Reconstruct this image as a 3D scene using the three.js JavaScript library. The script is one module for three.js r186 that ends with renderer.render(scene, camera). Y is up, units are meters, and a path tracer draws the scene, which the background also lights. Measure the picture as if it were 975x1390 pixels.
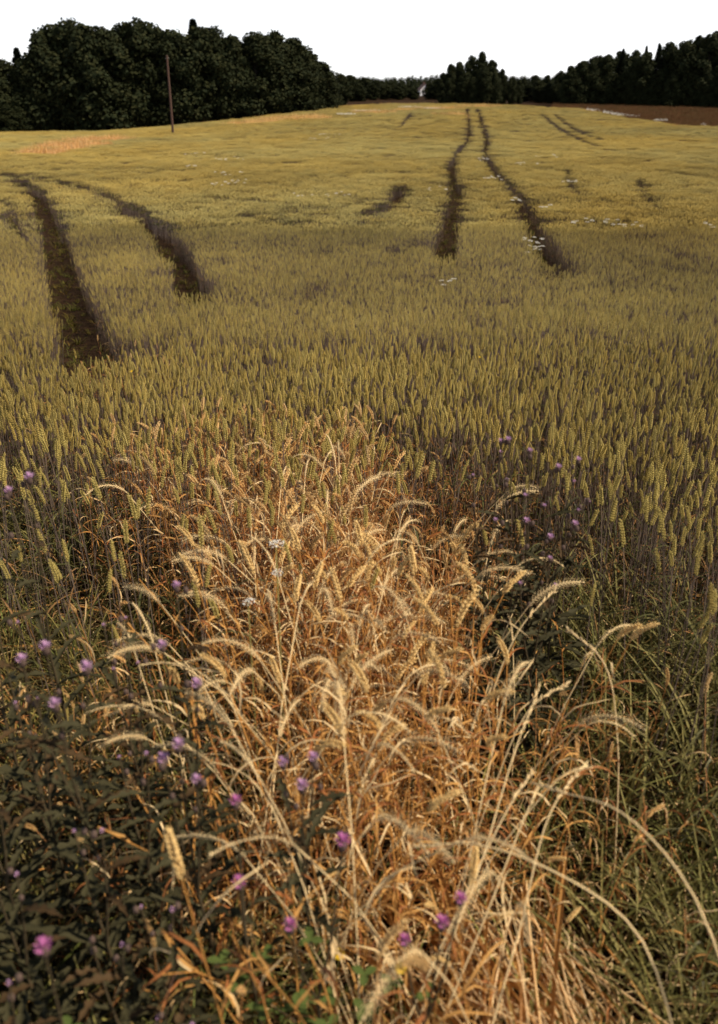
import * as THREE from 'three';
import { mergeGeometries } from 'three/addons/utils/BufferGeometryUtils.js';

// ---------------------------------------------------------------- camera, sky, sun, exposure
const scene = new THREE.Scene();
const camera = new THREE.PerspectiveCamera(60.15, 718 / 1024, 0.05, 5000);
camera.position.set(0, 1.75, 0);
camera.rotation.set(THREE.MathUtils.degToRad(-24.4), 0, 0);
camera.focus = 4.6;
camera.userData.fStop = 3.0;
const SUN_AZ = 104, SUN_EL = 45;          // degrees right of the view direction, degrees above the horizon
const sunDir = new THREE.Vector3(Math.sin(SUN_AZ * Math.PI / 180) * Math.cos(SUN_EL * Math.PI / 180), Math.sin(SUN_EL * Math.PI / 180), -Math.cos(SUN_AZ * Math.PI / 180) * Math.cos(SUN_EL * Math.PI / 180));
const sun = new THREE.DirectionalLight(new THREE.Color().setRGB(1, 0.87, 0.68), 5);
sun.position.copy(sunDir).multiplyScalar(300);
sun.castShadow = true;
sun.shadow.mapSize.set(4096, 4096);
Object.assign(sun.shadow.camera, { left: -120, right: 120, top: 120, bottom: -120, near: 1, far: 800 });
scene.add(sun, sun.target);
const EXPOSURE = 1.25;

function mulberry(a) { return () => { a |= 0; a = a + 0x6D2B79F5 | 0; let t = Math.imul(a ^ a >>> 15, 1 | a); t = t + Math.imul(t ^ t >>> 7, 61 | t) ^ t; return ((t ^ t >>> 14) >>> 0) / 4294967296; }; }
const hash = (x, y, z = 0) => { let h = Math.imul(x, 374761393) + Math.imul(y, 668265263) + Math.imul(z, 1274126177) | 0; h = Math.imul(h ^ h >>> 13, 1274126177); return ((h ^ h >>> 16) >>> 0) / 4294967296; };
function noise(x, y, z = 0) {            // value noise, 0..1
  const i = Math.floor(x), j = Math.floor(y); let u = x - i, v = y - j; u = u * u * (3 - 2 * u); v = v * v * (3 - 2 * v);
  return (hash(i, j, z) * (1 - u) + hash(i + 1, j, z) * u) * (1 - v) + (hash(i, j + 1, z) * (1 - u) + hash(i + 1, j + 1, z) * u) * v;
}
const clamp = (x, a = 0, b = 1) => Math.min(b, Math.max(a, x));
const ss = (a, b, x) => { const t = clamp((x - a) / (b - a)); return t * t * (3 - 2 * t); };
const lerp = (a, b, t) => a + (b - a) * t;

{ // clear summer sky: white near the horizon, pale blue above with thin high wisps, deep blue overhead
  const W = 2048, H = 1024, data = new Float32Array(W * H * 4);
  const stops = [[-90, .30, .27, .22], [-1, .9, .88, .84], [0, 1.22, 1.2, 1.16], [3, 1.12, 1.14, 1.15], [8, .68, .76, .86], [14, .46, .53, .62], [25, .19, .235, .3], [45, .085, .11, .155], [90, .05, .065, .1]];
  for (let j = 0; j < H; j++) {
    const el = (j + .5) / H * 180 - 90;
    let k = 0; while (k < stops.length - 2 && el > stops[k + 1][0]) k++;
    const A = stops[k], B = stops[k + 1], t = clamp((el - A[0]) / (B[0] - A[0]));
    for (let i = 0; i < W; i++) {
      let w = 0;
      if (el > 0) {
        const a = i / W * 2 * Math.PI, s = 1 / Math.tan((el + 3) * Math.PI / 180), px = Math.cos(a) * s + 40, py = Math.sin(a) * s * 2.4 + 40;
        const f = noise(px * 1.3, py * 1.3) * .5 + noise(px * 3.1, py * 3.1, 1) * .3 + noise(px * 7, py * 7, 2) * .2;
        w = ss(.42, .78, f) * ss(0, 6, el) * (1 - .6 * ss(20, 60, el));
      }
      const o = (j * W + i) * 4;
      for (let c = 0; c < 3; c++) { const v = lerp(A[c + 1], B[c + 1], t); data[o + c] = v + w * .28 * (1 - .7 * ss(10, 40, el)) * [1, .98, .95][c]; }
      data[o + 3] = 1;
    }
  }
  const sky = new THREE.DataTexture(data, W, H, THREE.RGBAFormat, THREE.FloatType);
  sky.mapping = THREE.EquirectangularReflectionMapping; sky.magFilter = THREE.LinearFilter; sky.minFilter = THREE.LinearFilter; sky.needsUpdate = true;
  scene.background = sky; scene.environment = sky;
}

// ---------------------------------------------------------------- terrain
// d is the distance ahead of the viewpoint (z = -d)
const PROFILE = [[-40, .3], [0, 0], [2, -.08], [3.6, -.3], [6.2, -.6], [10, -1.08], [15, -1.52], [21, -1.72], [60, -1.85], [107, -1.75], [200, -1.7], [4000, -1.7]];
const SLOPES = PROFILE.map((p, j) => { if (!j || j === PROFILE.length - 1) return 0; const s = k => (PROFILE[k + 1][1] - PROFILE[k][1]) / (PROFILE[k + 1][0] - PROFILE[k][0]), a = s(j - 1), b = s(j); return a * b <= 0 ? 0 : 2 * a * b / (a + b); });
function nearHeight(d) {
  if (d <= PROFILE[0][0]) return PROFILE[0][1];
  for (let i = 0; i < PROFILE.length - 1; i++) if (d <= PROFILE[i + 1][0]) {
    const [a, ya] = PROFILE[i], [b, yb] = PROFILE[i + 1], h = b - a, t = (d - a) / h, t2 = t * t, t3 = t2 * t;
    return (2 * t3 - 3 * t2 + 1) * ya + (t3 - 2 * t2 + t) * h * SLOPES[i] + (-2 * t3 + 3 * t2) * yb + (t3 - t2) * h * SLOPES[i + 1];
  }
  return PROFILE[PROFILE.length - 1][1];
}
function ground(x, d) {
  const az = x / Math.max(d, 5), s = .05 * ss(-.3, -.02, az);
  let t = Math.max(0, Math.min(d, 420) - 95); t = t * t / (t + 12);
  return nearHeight(d) + s * t * (1 - .45 * ss(190, 420, d));
}
function table(rows) { return x => { if (x <= rows[0][0]) return rows[0][1]; for (let i = 0; i < rows.length - 1; i++) if (x <= rows[i + 1][0]) return lerp(rows[i][1], rows[i + 1][1], (x - rows[i][0]) / (rows[i + 1][0] - rows[i][0])); return rows[rows.length - 1][1]; }; }
const fieldEnd = table([[-.5, 128], [-.33, 143], [-.24, 149], [-.13, 154], [-.06, 164], [0, 184], [.06, 188], [.16, 182], [.225, 168], [.27, 146], [.3, 136], [.34, 124], [.5, 115]]);
const fieldStart = table([[-4, 4.2], [-1.4, 4.0], [-.6, 3.3], [-.1, 3.4], [.1, 3.8], [.5, 3.55], [.8, 2.75], [1.2, 2.4], [4, 2.2]]);

function curve(pts, n) { const c = new THREE.CatmullRomCurve3(pts.map(p => new THREE.Vector3(p[0], 0, p[1])), false, 'centripetal'); return c.getPoints(n).map(p => [p.x, p.z]); }
// tractor wheel lines through the crop, and a few places where it is thin: [line, half width]
const TRACKS = [
  [curve([[-18.15, 47.75], [-14.21, 40.5], [-9.44, 28], [-6.52, 19.8], [-4.73, 14.6], [-3.46, 11], [-2.5, 8.0], [-2.1, 6.9]], 40), .39],
  [curve([[-26, 55], [-19.1, 50.3], [-15.48, 45.3], [-11.71, 39.6], [-7.09, 29.1], [-4.51, 21.8], [-3.01, 16.1], [-2.36, 13]], 40), .39],
  [curve([[18.8, 169], [15.1, 133], [12.1, 106], [7.85, 75.5], [5.33, 55.1], [4.15, 40.5], [3.1, 30.3], [2.3, 24.1], [1.76, 18.3]], 44), .33],
  [curve([[20.6, 169], [16.9, 133], [14.1, 106], [10.0, 75.5], [7.4, 51.5], [6.3, 38.3], [5.31, 29.1], [4.5, 23.3], [3.83, 17]], 44), .33],
  [curve([[28.5, 151], [24.7, 118], [23.2, 100], [20.9, 83]], 16), .3],
  [curve([[30.4, 151], [26.6, 118], [25.2, 100]], 12), .3],
  [curve([[8.6, 157], [6.9, 140], [5.2, 122]], 8), .26],
  [curve([[1.92, 40.5], [1.06, 31.6], [.17, 28]], 10), .3],
  [curve([[-3.08, 38.3], [-2.33, 38.3]], 4), .3],
  [curve([[-12.5, 33.2], [-9.65, 25.9], [-7.58, 21.1]], 10), .13],
  [curve([[-14.5, 34], [-11.9, 27]], 10), .12],
  [curve([[11.5, 52], [9.6, 43], [8.2, 35]], 8), .13],
  [curve([[13.2, 44], [11.2, 37], [9.6, 30]], 8), .13],
];
function trackDistance(x, d) {           // how far outside the nearest wheel line (negative inside)
  let best = 9;
  for (const [line, half] of TRACKS) for (let i = 0; i < line.length - 1; i++) {
    const [ax, ay] = line[i], [bx, by] = line[i + 1];
    if (d < Math.min(ay, by) - 2 || d > Math.max(ay, by) + 2) continue;
    const ux = bx - ax, uy = by - ay, t = clamp(((x - ax) * ux + (d - ay) * uy) / (ux * ux + uy * uy));
    best = Math.min(best, Math.hypot(x - ax - ux * t, d - ay - uy * t) - half * (.62 + .5 * noise(x * 1.9, d * .9, 71)));
  }
  return best;
}
// weedy patches where pale dry grass stands instead of the crop: [x, d, radius across, radius along]
const WEEDY = [[-26.5, 89, 3.2, 6], [-24.4, 77, 1.9, 8], [-28, 104, 3.6, 5], [-15.6, 140, 4.2, 4], [-10.5, 147, 5, 3.6], [-7, 144, 3, 3], [2.6, 158, 4.2, 3], [14, 170, 4.8, 3.2], [7.5, 165, 2.4, 2.5], [22, 178, 4.5, 2.5], [14.5, 152, 3, 2]];
const weedy = (x, d) => { for (const [a, b, r, s] of WEEDY) if (((x - a) / r) ** 2 + ((d - b) / s) ** 2 < .55 + .8 * noise(x * 1.1, d * .8, 9)) return true; return false; };

// ---------------------------------------------------------------- geometry collector
const V = (x, y, z) => new THREE.Vector3(x, y, z);
const UP = V(0, 1, 0);
class Shape {
  constructor() { this.p = []; this.c = []; this.i = []; }
  v(x, y, z, c) { this.p.push(x, y, z); this.c.push(c[0], c[1], c[2]); return this.p.length / 3 - 1; }
  tube(path, radii, sides, c) {
    let last = null;
    for (let k = 0; k < path.length; k++) {
      const t = path[Math.min(k + 1, path.length - 1)].clone().sub(path[Math.max(k - 1, 0)]).normalize();
      const a = Math.abs(t.y) > .95 ? V(1, 0, 0) : UP, n = V(0, 0, 0).crossVectors(t, a).normalize(), b = V(0, 0, 0).crossVectors(t, n), r = radii[k], ring = [];
      for (let s = 0; s < sides; s++) { const w = s / sides * 6.2832, x = Math.cos(w) * r, y = Math.sin(w) * r; ring.push(this.v(path[k].x + n.x * x + b.x * y, path[k].y + n.y * x + b.y * y, path[k].z + n.z * x + b.z * y, c)); }
      if (last) for (let s = 0; s < sides; s++) { const q = (s + 1) % sides; this.i.push(last[s], ring[s], last[q], last[q], ring[s], ring[q]); }
      last = ring;
    }
    return this;
  }
  ribbon(path, widths, side, c, fold = .25, twist = 0) {   // a blade with a folded midrib
    let last = null; const n = path.length;
    for (let k = 0; k < n; k++) {
      const t = path[Math.min(k + 1, n - 1)].clone().sub(path[Math.max(k - 1, 0)]).normalize();
      const s = side.clone().addScaledVector(t, -side.dot(t)).normalize(); if (twist) s.applyAxisAngle(t, twist * k / (n - 1));
      const u = V(0, 0, 0).crossVectors(s, t), w = widths[k] / 2, p = path[k];
      const row = [this.v(p.x - s.x * w + u.x * w * fold, p.y - s.y * w + u.y * w * fold, p.z - s.z * w + u.z * w * fold, c), this.v(p.x - u.x * w * fold, p.y - u.y * w * fold, p.z - u.z * w * fold, c), this.v(p.x + s.x * w + u.x * w * fold, p.y + s.y * w + u.y * w * fold, p.z + s.z * w + u.z * w * fold, c)];
      if (last) for (let j = 0; j < 2; j++) this.i.push(last[j], row[j], last[j + 1], last[j + 1], row[j], row[j + 1]);
      last = row;
    }
    return this;
  }
  grain(p, dir, len, w, c) {             // an elongated eight-faced kernel or husk
    const a = Math.abs(dir.y) > .9 ? V(1, 0, 0) : UP, n = V(0, 0, 0).crossVectors(dir, a).normalize(), b = V(0, 0, 0).crossVectors(dir, n);
    const at = (f, x, y) => this.v(p.x + dir.x * len * f + n.x * x + b.x * y, p.y + dir.y * len * f + n.y * x + b.y * y, p.z + dir.z * len * f + n.z * x + b.z * y, c);
    const A = at(0, 0, 0), B = at(1, 0, 0), R = [at(.42, w / 2, 0), at(.42, 0, w / 2), at(.42, -w / 2, 0), at(.42, 0, -w / 2)];
    for (let k = 0; k < 4; k++) this.i.push(A, R[(k + 1) % 4], R[k], B, R[k], R[(k + 1) % 4]);
    return this;
  }
  quad(o, a, b, c) {
    const k = this.v(o.x - a.x - b.x, o.y - a.y - b.y, o.z - a.z - b.z, c); this.v(o.x + a.x - b.x, o.y + a.y - b.y, o.z + a.z - b.z, c); this.v(o.x + a.x + b.x, o.y + a.y + b.y, o.z + a.z + b.z, c); this.v(o.x - a.x + b.x, o.y - a.y + b.y, o.z - a.z + b.z, c);
    this.i.push(k, k + 1, k + 2, k, k + 2, k + 3); return this;
  }
  box(x0, x1, y0, y1, z0, z1, c) {
    const q = (...p) => { const k = p.map(e => this.v(...e, c)); this.i.push(k[0], k[1], k[2], k[0], k[2], k[3]); };
    q([x0, y0, z1], [x1, y0, z1], [x1, y1, z1], [x0, y1, z1]); q([x1, y0, z0], [x0, y0, z0], [x0, y1, z0], [x1, y1, z0]);
    q([x0, y0, z0], [x0, y0, z1], [x0, y1, z1], [x0, y1, z0]); q([x1, y0, z1], [x1, y0, z0], [x1, y1, z0], [x1, y1, z1]);
    q([x0, y1, z1], [x1, y1, z1], [x1, y1, z0], [x0, y1, z0]); q([x0, y0, z0], [x1, y0, z0], [x1, y0, z1], [x0, y0, z1]);
    return this;
  }
  geo() {
    const g = new THREE.BufferGeometry();
    g.setAttribute('position', new THREE.Float32BufferAttribute(this.p, 3)); g.setAttribute('color', new THREE.Float32BufferAttribute(this.c, 3));
    g.setIndex(this.i); g.computeVertexNormals(); return g;
  }
}
// a path that starts at p, heads to azimuth phi, and tilts from t0 to t1 (radians from upright)
function bend(p, len, n, phi, t0, t1, pow = 1, wobble = 0, r = null) {
  const out = [p.clone()], q = p.clone(); let f = phi;
  for (let k = 1; k <= n; k++) { const t = lerp(t0, t1, Math.pow((k - .5) / n, pow)); if (wobble) f += (r() - .5) * wobble; q.x += Math.sin(t) * Math.cos(f) * len / n; q.z += Math.sin(t) * Math.sin(f) * len / n; q.y += Math.cos(t) * len / n; out.push(q.clone()); }
  return out;
}
const along = (path, f) => { const s = f * (path.length - 1), k = Math.min(Math.floor(s), path.length - 2); return path[k].clone().lerp(path[k + 1], s - k); };

// ---------------------------------------------------------------- materials
const M = {
  plant: new THREE.MeshPhysicalMaterial({ name: 'plant', vertexColors: true, roughness: .75, specularIntensity: .25, side: THREE.DoubleSide }),
  blade: new THREE.MeshPhysicalMaterial({ name: 'leaf blade', vertexColors: true, roughness: .9, specularIntensity: .5, transmission: .3, thickness: 0, side: THREE.DoubleSide }),
  foliage: new THREE.MeshPhysicalMaterial({ name: 'tree foliage', vertexColors: true, roughness: .8, specularIntensity: .2, side: THREE.DoubleSide }),
  bark: new THREE.MeshStandardMaterial({ name: 'bark', vertexColors: true, roughness: .95 }),
};
function speckle(size, fn) {
  const d = new Uint8Array(size * size * 4);
  for (let y = 0; y < size; y++) for (let x = 0; x < size; x++) { const c = fn(x, y), o = (y * size + x) * 4; d[o] = c[0]; d[o + 1] = c[1]; d[o + 2] = c[2]; d[o + 3] = 255; }
  const t = new THREE.DataTexture(d, size, size); t.wrapS = t.wrapT = THREE.RepeatWrapping; t.magFilter = THREE.LinearFilter; t.needsUpdate = true; return t;
}
const wrapNoise = (x, y, n, z) => { const i = Math.floor(x), j = Math.floor(y); let u = x - i, v = y - j; u = u * u * (3 - 2 * u); v = v * v * (3 - 2 * v); const h = (a, b) => hash(((a % n) + n) % n, ((b % n) + n) % n, z); return (h(i, j) * (1 - u) + h(i + 1, j) * u) * (1 - v) + (h(i, j + 1) * (1 - u) + h(i + 1, j + 1) * u) * v; };
const soilMap = speckle(512, (x, y) => { const f = .5 * wrapNoise(x / 8, y / 8, 64, 3) + .3 * wrapNoise(x / 32, y / 32, 16, 4) + .2 * wrapNoise(x / 2, y / 2, 256, 5), k = .55 + .9 * f; return [clamp(52 * k, 0, 255), clamp(38 * k, 0, 255), clamp(26 * k, 0, 255)]; });
soilMap.colorSpace = THREE.SRGBColorSpace;
const soilBump = speckle(512, (x, y) => { const f = .55 * wrapNoise(x / 16, y / 16, 32, 6) + .3 * wrapNoise(x / 6, y / 6, 86, 7) + .15 * wrapNoise(x / 2, y / 2, 256, 8), k = 255 * f; return [k, k, k]; });
const soil = new THREE.MeshPhysicalMaterial({ specularIntensity: .08, name: 'brown soil', map: soilMap, bumpMap: soilBump, bumpScale: .03, roughness: 1 });

// ---------------------------------------------------------------- bookkeeping
const taken = {};
function numbered(name) { const n = taken[name] = (taken[name] ?? -1) + 1; return n ? `${name}_${String(n).padStart(3, '0')}` : name; }
function tag(o, label, category, group, kind) { o.userData = {}; if (label) o.userData.label = label; if (category) o.userData.category = category; if (group) o.userData.group = group; if (kind) o.userData.kind = kind; return o; }
function mesh(name, geometry, material, parent) { const m = new THREE.Mesh(geometry, material); m.name = name; parent?.add(m); return m; }
function place(o, x, d, turn = 0, sink = 0) { o.position.set(x, ground(x, d) - sink, -d); o.rotation.y = turn; return o; }
function thing(name, label, category, group) { const o = new THREE.Group(); o.name = numbered(name); scene.add(o); tag(o, label, category, group); o.userData.kind = 'thing'; return o; }
function copy(src, label) { const o = src.clone(); o.name = numbered(src.name.replace(/_\d{3}$/, '')); o.userData = { ...src.userData }; if (label) o.userData.label = label; scene.add(o); return o; }
function scatter(name, geometry, material, spots, parent) {   // spots: [x, y, z, turn, scale, tiltX, tiltZ, tint rgb]
  const m = new THREE.InstancedMesh(geometry, material, spots.length), q = new THREE.Object3D(), col = new THREE.Color();
  q.rotation.order = 'XZY';
  spots.forEach(([x, y, z, turn, s, tx, tz, c, sy], k) => { q.position.set(x, y, z); q.rotation.set(tx || 0, turn, tz || 0); q.scale.set(s, s * (sy || 1), s); q.updateMatrix(); m.setMatrixAt(k, q.matrix); m.setColorAt(k, col.setRGB(...(c || [1, 1, 1]))); });
  m.name = name; parent.add(m); return m;
}
function stuff(name, label) { const g = new THREE.Group(); g.name = name; g.userData = { label, kind: 'stuff' }; scene.add(g); return g; }

// ---------------------------------------------------------------- ground sheet
{
  const rows = [], cols = 150; let d = -40;
  while (d < 3400) { rows.push(d); d += d < 0 ? 4 : d < 8 ? .25 : d < 30 ? .8 : d < 240 ? 4 : 60; }
  const p = [], uv = [], idx = [];
  rows.forEach((d, j) => { for (let i = 0; i <= cols; i++) { const u = i / cols * 2 - 1, x = (u * .25 + u * u * u * .75) * (50 + 1.1 * Math.abs(d)); p.push(x, ground(x, d) + .025 * (noise(x * 3, d * 3) - .5), -d); uv.push(x / 1.6, d / 1.6); if (j && i) { const a = j * (cols + 1) + i; idx.push(a - cols - 2, a - cols - 1, a - 1, a - 1, a - cols - 1, a); } } });
  const g = new THREE.BufferGeometry(); g.setAttribute('position', new THREE.Float32BufferAttribute(p, 3)); g.setAttribute('uv', new THREE.Float32BufferAttribute(uv, 2)); g.setIndex(idx); g.computeVertexNormals();
  const m = mesh('ground', g, soil, scene); tag(m, 'brown soil of the field under the crop', 'ground', null, 'structure');
}

// ---------------------------------------------------------------- plants
const C = {
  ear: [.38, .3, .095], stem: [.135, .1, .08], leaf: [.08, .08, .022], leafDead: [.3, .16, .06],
  dryEar: [.66, .45, .19], dryStem: [.47, .225, .06], dryLeaf: [.54, .29, .085], dryPale: [.76, .57, .31], dryRust: [.34, .125, .035],
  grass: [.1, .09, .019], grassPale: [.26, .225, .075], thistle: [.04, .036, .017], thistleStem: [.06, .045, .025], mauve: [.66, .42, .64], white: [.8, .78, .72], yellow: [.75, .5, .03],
};
// one wheat or straw plant as parts: [{name, shape, leafy}]
function wheatParts(seed, o) {
  const r = mulberry(seed), phi = r() * 6.28, parts = [];
  const stem = bend(V(0, 0, 0), o.h * (.9 + .2 * r()), o.seg || 4, phi, o.lean * .4, o.lean * (1 + r()), 1.5, .15, r);
  const top = stem[stem.length - 1];
  const st = new Shape().tube(stem, stem.map((_, k) => lerp(.0021, .0013, k / (stem.length - 1)) * (o.fat || 1)), 3, o.stem);
  parts.push({ name: 'stem', shape: st });
  const td = top.clone().sub(stem[stem.length - 2]).normalize(), tilt = Math.acos(clamp(td.y, -1, 1));
  const L = o.ear ? o.earLen * (.85 + .3 * r()) : 0;
  if (L) {
    const n = o.spikelets || 18, path = bend(top, L, 8, phi, tilt, tilt + o.droop * (.7 + .6 * r())), e = new Shape(), spin = r() * 6.28;
    e.tube(path, path.map(() => .0012), 3, o.ear);
    for (let k = 0; k < n; k++) {
      const f = (k + .3) / n, p = along(path, f * .97), q = along(path, Math.min(1, f + .04)), t = q.sub(p).normalize();
      const a = Math.abs(t.y) > .9 ? V(1, 0, 0) : UP, u = V(0, 0, 0).crossVectors(t, a).normalize().applyAxisAngle(t, spin + (k % 2) * Math.PI + (r() - .5) * .7);
      const w = (o.earW || .0056) * (f > .85 ? .8 : f < .1 ? .75 : 1), dir = t.clone().addScaledVector(u, o.splay || .42).normalize();
      p.addScaledVector(u, w * .42);
      e.grain(p, dir, o.grainLen || .0135, w, o.ear);
      if (!o.coarse) { const s = V(0, 0, 0).crossVectors(t, u); e.grain(p.clone().addScaledVector(s, w * .45), dir.clone().addScaledVector(s, .25).normalize(), .0115, w * .8, o.ear); e.grain(p.clone().addScaledVector(s, -w * .45), dir.clone().addScaledVector(s, -.25).normalize(), .0115, w * .8, o.ear); }
      if (o.awn) e.grain(p.clone().addScaledVector(dir, .011), dir, o.awn * (.7 + .6 * r()), .0009, o.ear);
    }
    e.grain(path[8], path[8].clone().sub(path[7]).normalize(), .011, .005, o.ear);
    parts.push({ name: 'ear', shape: e });
  }
  for (let k = 0; k < o.leaves; k++) {
    const f = lerp(o.leafFrom, o.leafTo, (k + r() * .8) / o.leaves), p = along(stem, f), a = r() * 6.28, len = o.leafLen * (.6 + .7 * r()), n = o.leafSeg || 6;
    const path = bend(p, len, n, a, .25 + .3 * r(), o.leafBend * (.6 + .7 * r()), .9, o.curl || .2, r), w = o.leafW * (.7 + .5 * r());
    const c = o.leafColors[Math.floor(r() * o.leafColors.length)];
    parts.push({ name: 'leaf', shape: new Shape().ribbon(path, path.map((_, j) => w * Math.min(1, .45 + 2 * j / n) * Math.pow(1 - j / n, .55) + .0006), V(-Math.sin(a), 0, Math.cos(a)), c, .3, (r() - .5) * (o.twist ?? 1.6)), leafy: true });
  }
  parts.forEach(p => { p.geo = p.shape.geo(); });
  return parts;
}
const merged = parts => mergeGeometries(parts.map(p => p.geo));
function plantThing(name, parts, label, category, group) { const o = thing(name, label, category, group); for (const p of parts) mesh(p.name, p.geo, p.leafy ? M.blade : M.plant, o); return o; }

const WHEAT = { h: .72, lean: .1, stem: C.stem, ear: C.ear, earLen: .072, earW: .0047, grainLen: .0115, droop: .2, leaves: 2, leafFrom: .25, leafTo: .72, leafLen: .15, leafBend: 2.2, leafW: .007, leafColors: [C.leaf, C.leaf, C.leafDead] };
const DRY = { h: .62, lean: .14, stem: C.dryStem, ear: C.dryEar, earLen: .072, earW: .0045, droop: .8, leaves: 6, leafFrom: .1, leafTo: .95, leafLen: .115, leafBend: 2.7, leafW: .0058, curl: .9, twist: 4, leafColors: [C.dryLeaf, C.dryPale, C.dryRust, C.dryLeaf] };
const BROME = { h: .72, lean: .55, stem: C.dryPale, ear: C.dryPale, earLen: .15, droop: 1.7, earW: .003, grainLen: .012, spikelets: 34, coarse: true, awn: .02, leaves: 3, leafFrom: .15, leafTo: .75, leafLen: .2, leafBend: 2.4, leafW: .006, curl: .5, twist: 2.5, leafColors: [C.dryLeaf, C.dryPale] };
const wheatVariants = [1, 2, 3, 4, 5].map(s => wheatParts(s * 17, WHEAT));
const dryVariants = [1, 2, 3, 4, 5, 6, 7].map(s => wheatParts(s * 31, s % 3 === 0 ? DRY : { ...DRY, ear: null, leaves: 7, h: .42 + .035 * s, lean: .1 + .04 * s }));
const bromeVariants = [1, 2, 3, 4].map(s => wheatParts(s * 53, BROME));
const mid = [1, 2, 3, 4, 5, 6].map(s => merged(wheatParts(s * 71, { ...WHEAT, seg: 2, coarse: true, spikelets: 10, earLen: .078, earW: .0078, grainLen: .0135, splay: .75, leaves: 1, leafSeg: 3, fat: 1.3 })));

function grassParts(seed, n, len, w, colors, spread = .9) {
  const r = mulberry(seed), parts = [];
  for (let k = 0; k < n; k++) {
    const a = r() * 6.28, b = r() * .05, L = len * (.55 + .6 * r()), path = bend(V(Math.cos(a) * b, 0, Math.sin(a) * b), L, 7, a + (r() - .5), .05 + .35 * r(), spread * (.8 + 1.3 * r()), 1.3, .12, r), ww = w * (.7 + .6 * r());
    const g = new Shape().ribbon(path, path.map((_, j) => ww * Math.pow(1 - j / 7, .6) + .0005), V(-Math.sin(a), 0, Math.cos(a)), colors[Math.floor(r() * colors.length)], .3, (r() - .5) * 1.2);
    parts.push({ name: 'blade', geo: g.geo(), leafy: true });
  }
  return parts;
}

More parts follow.
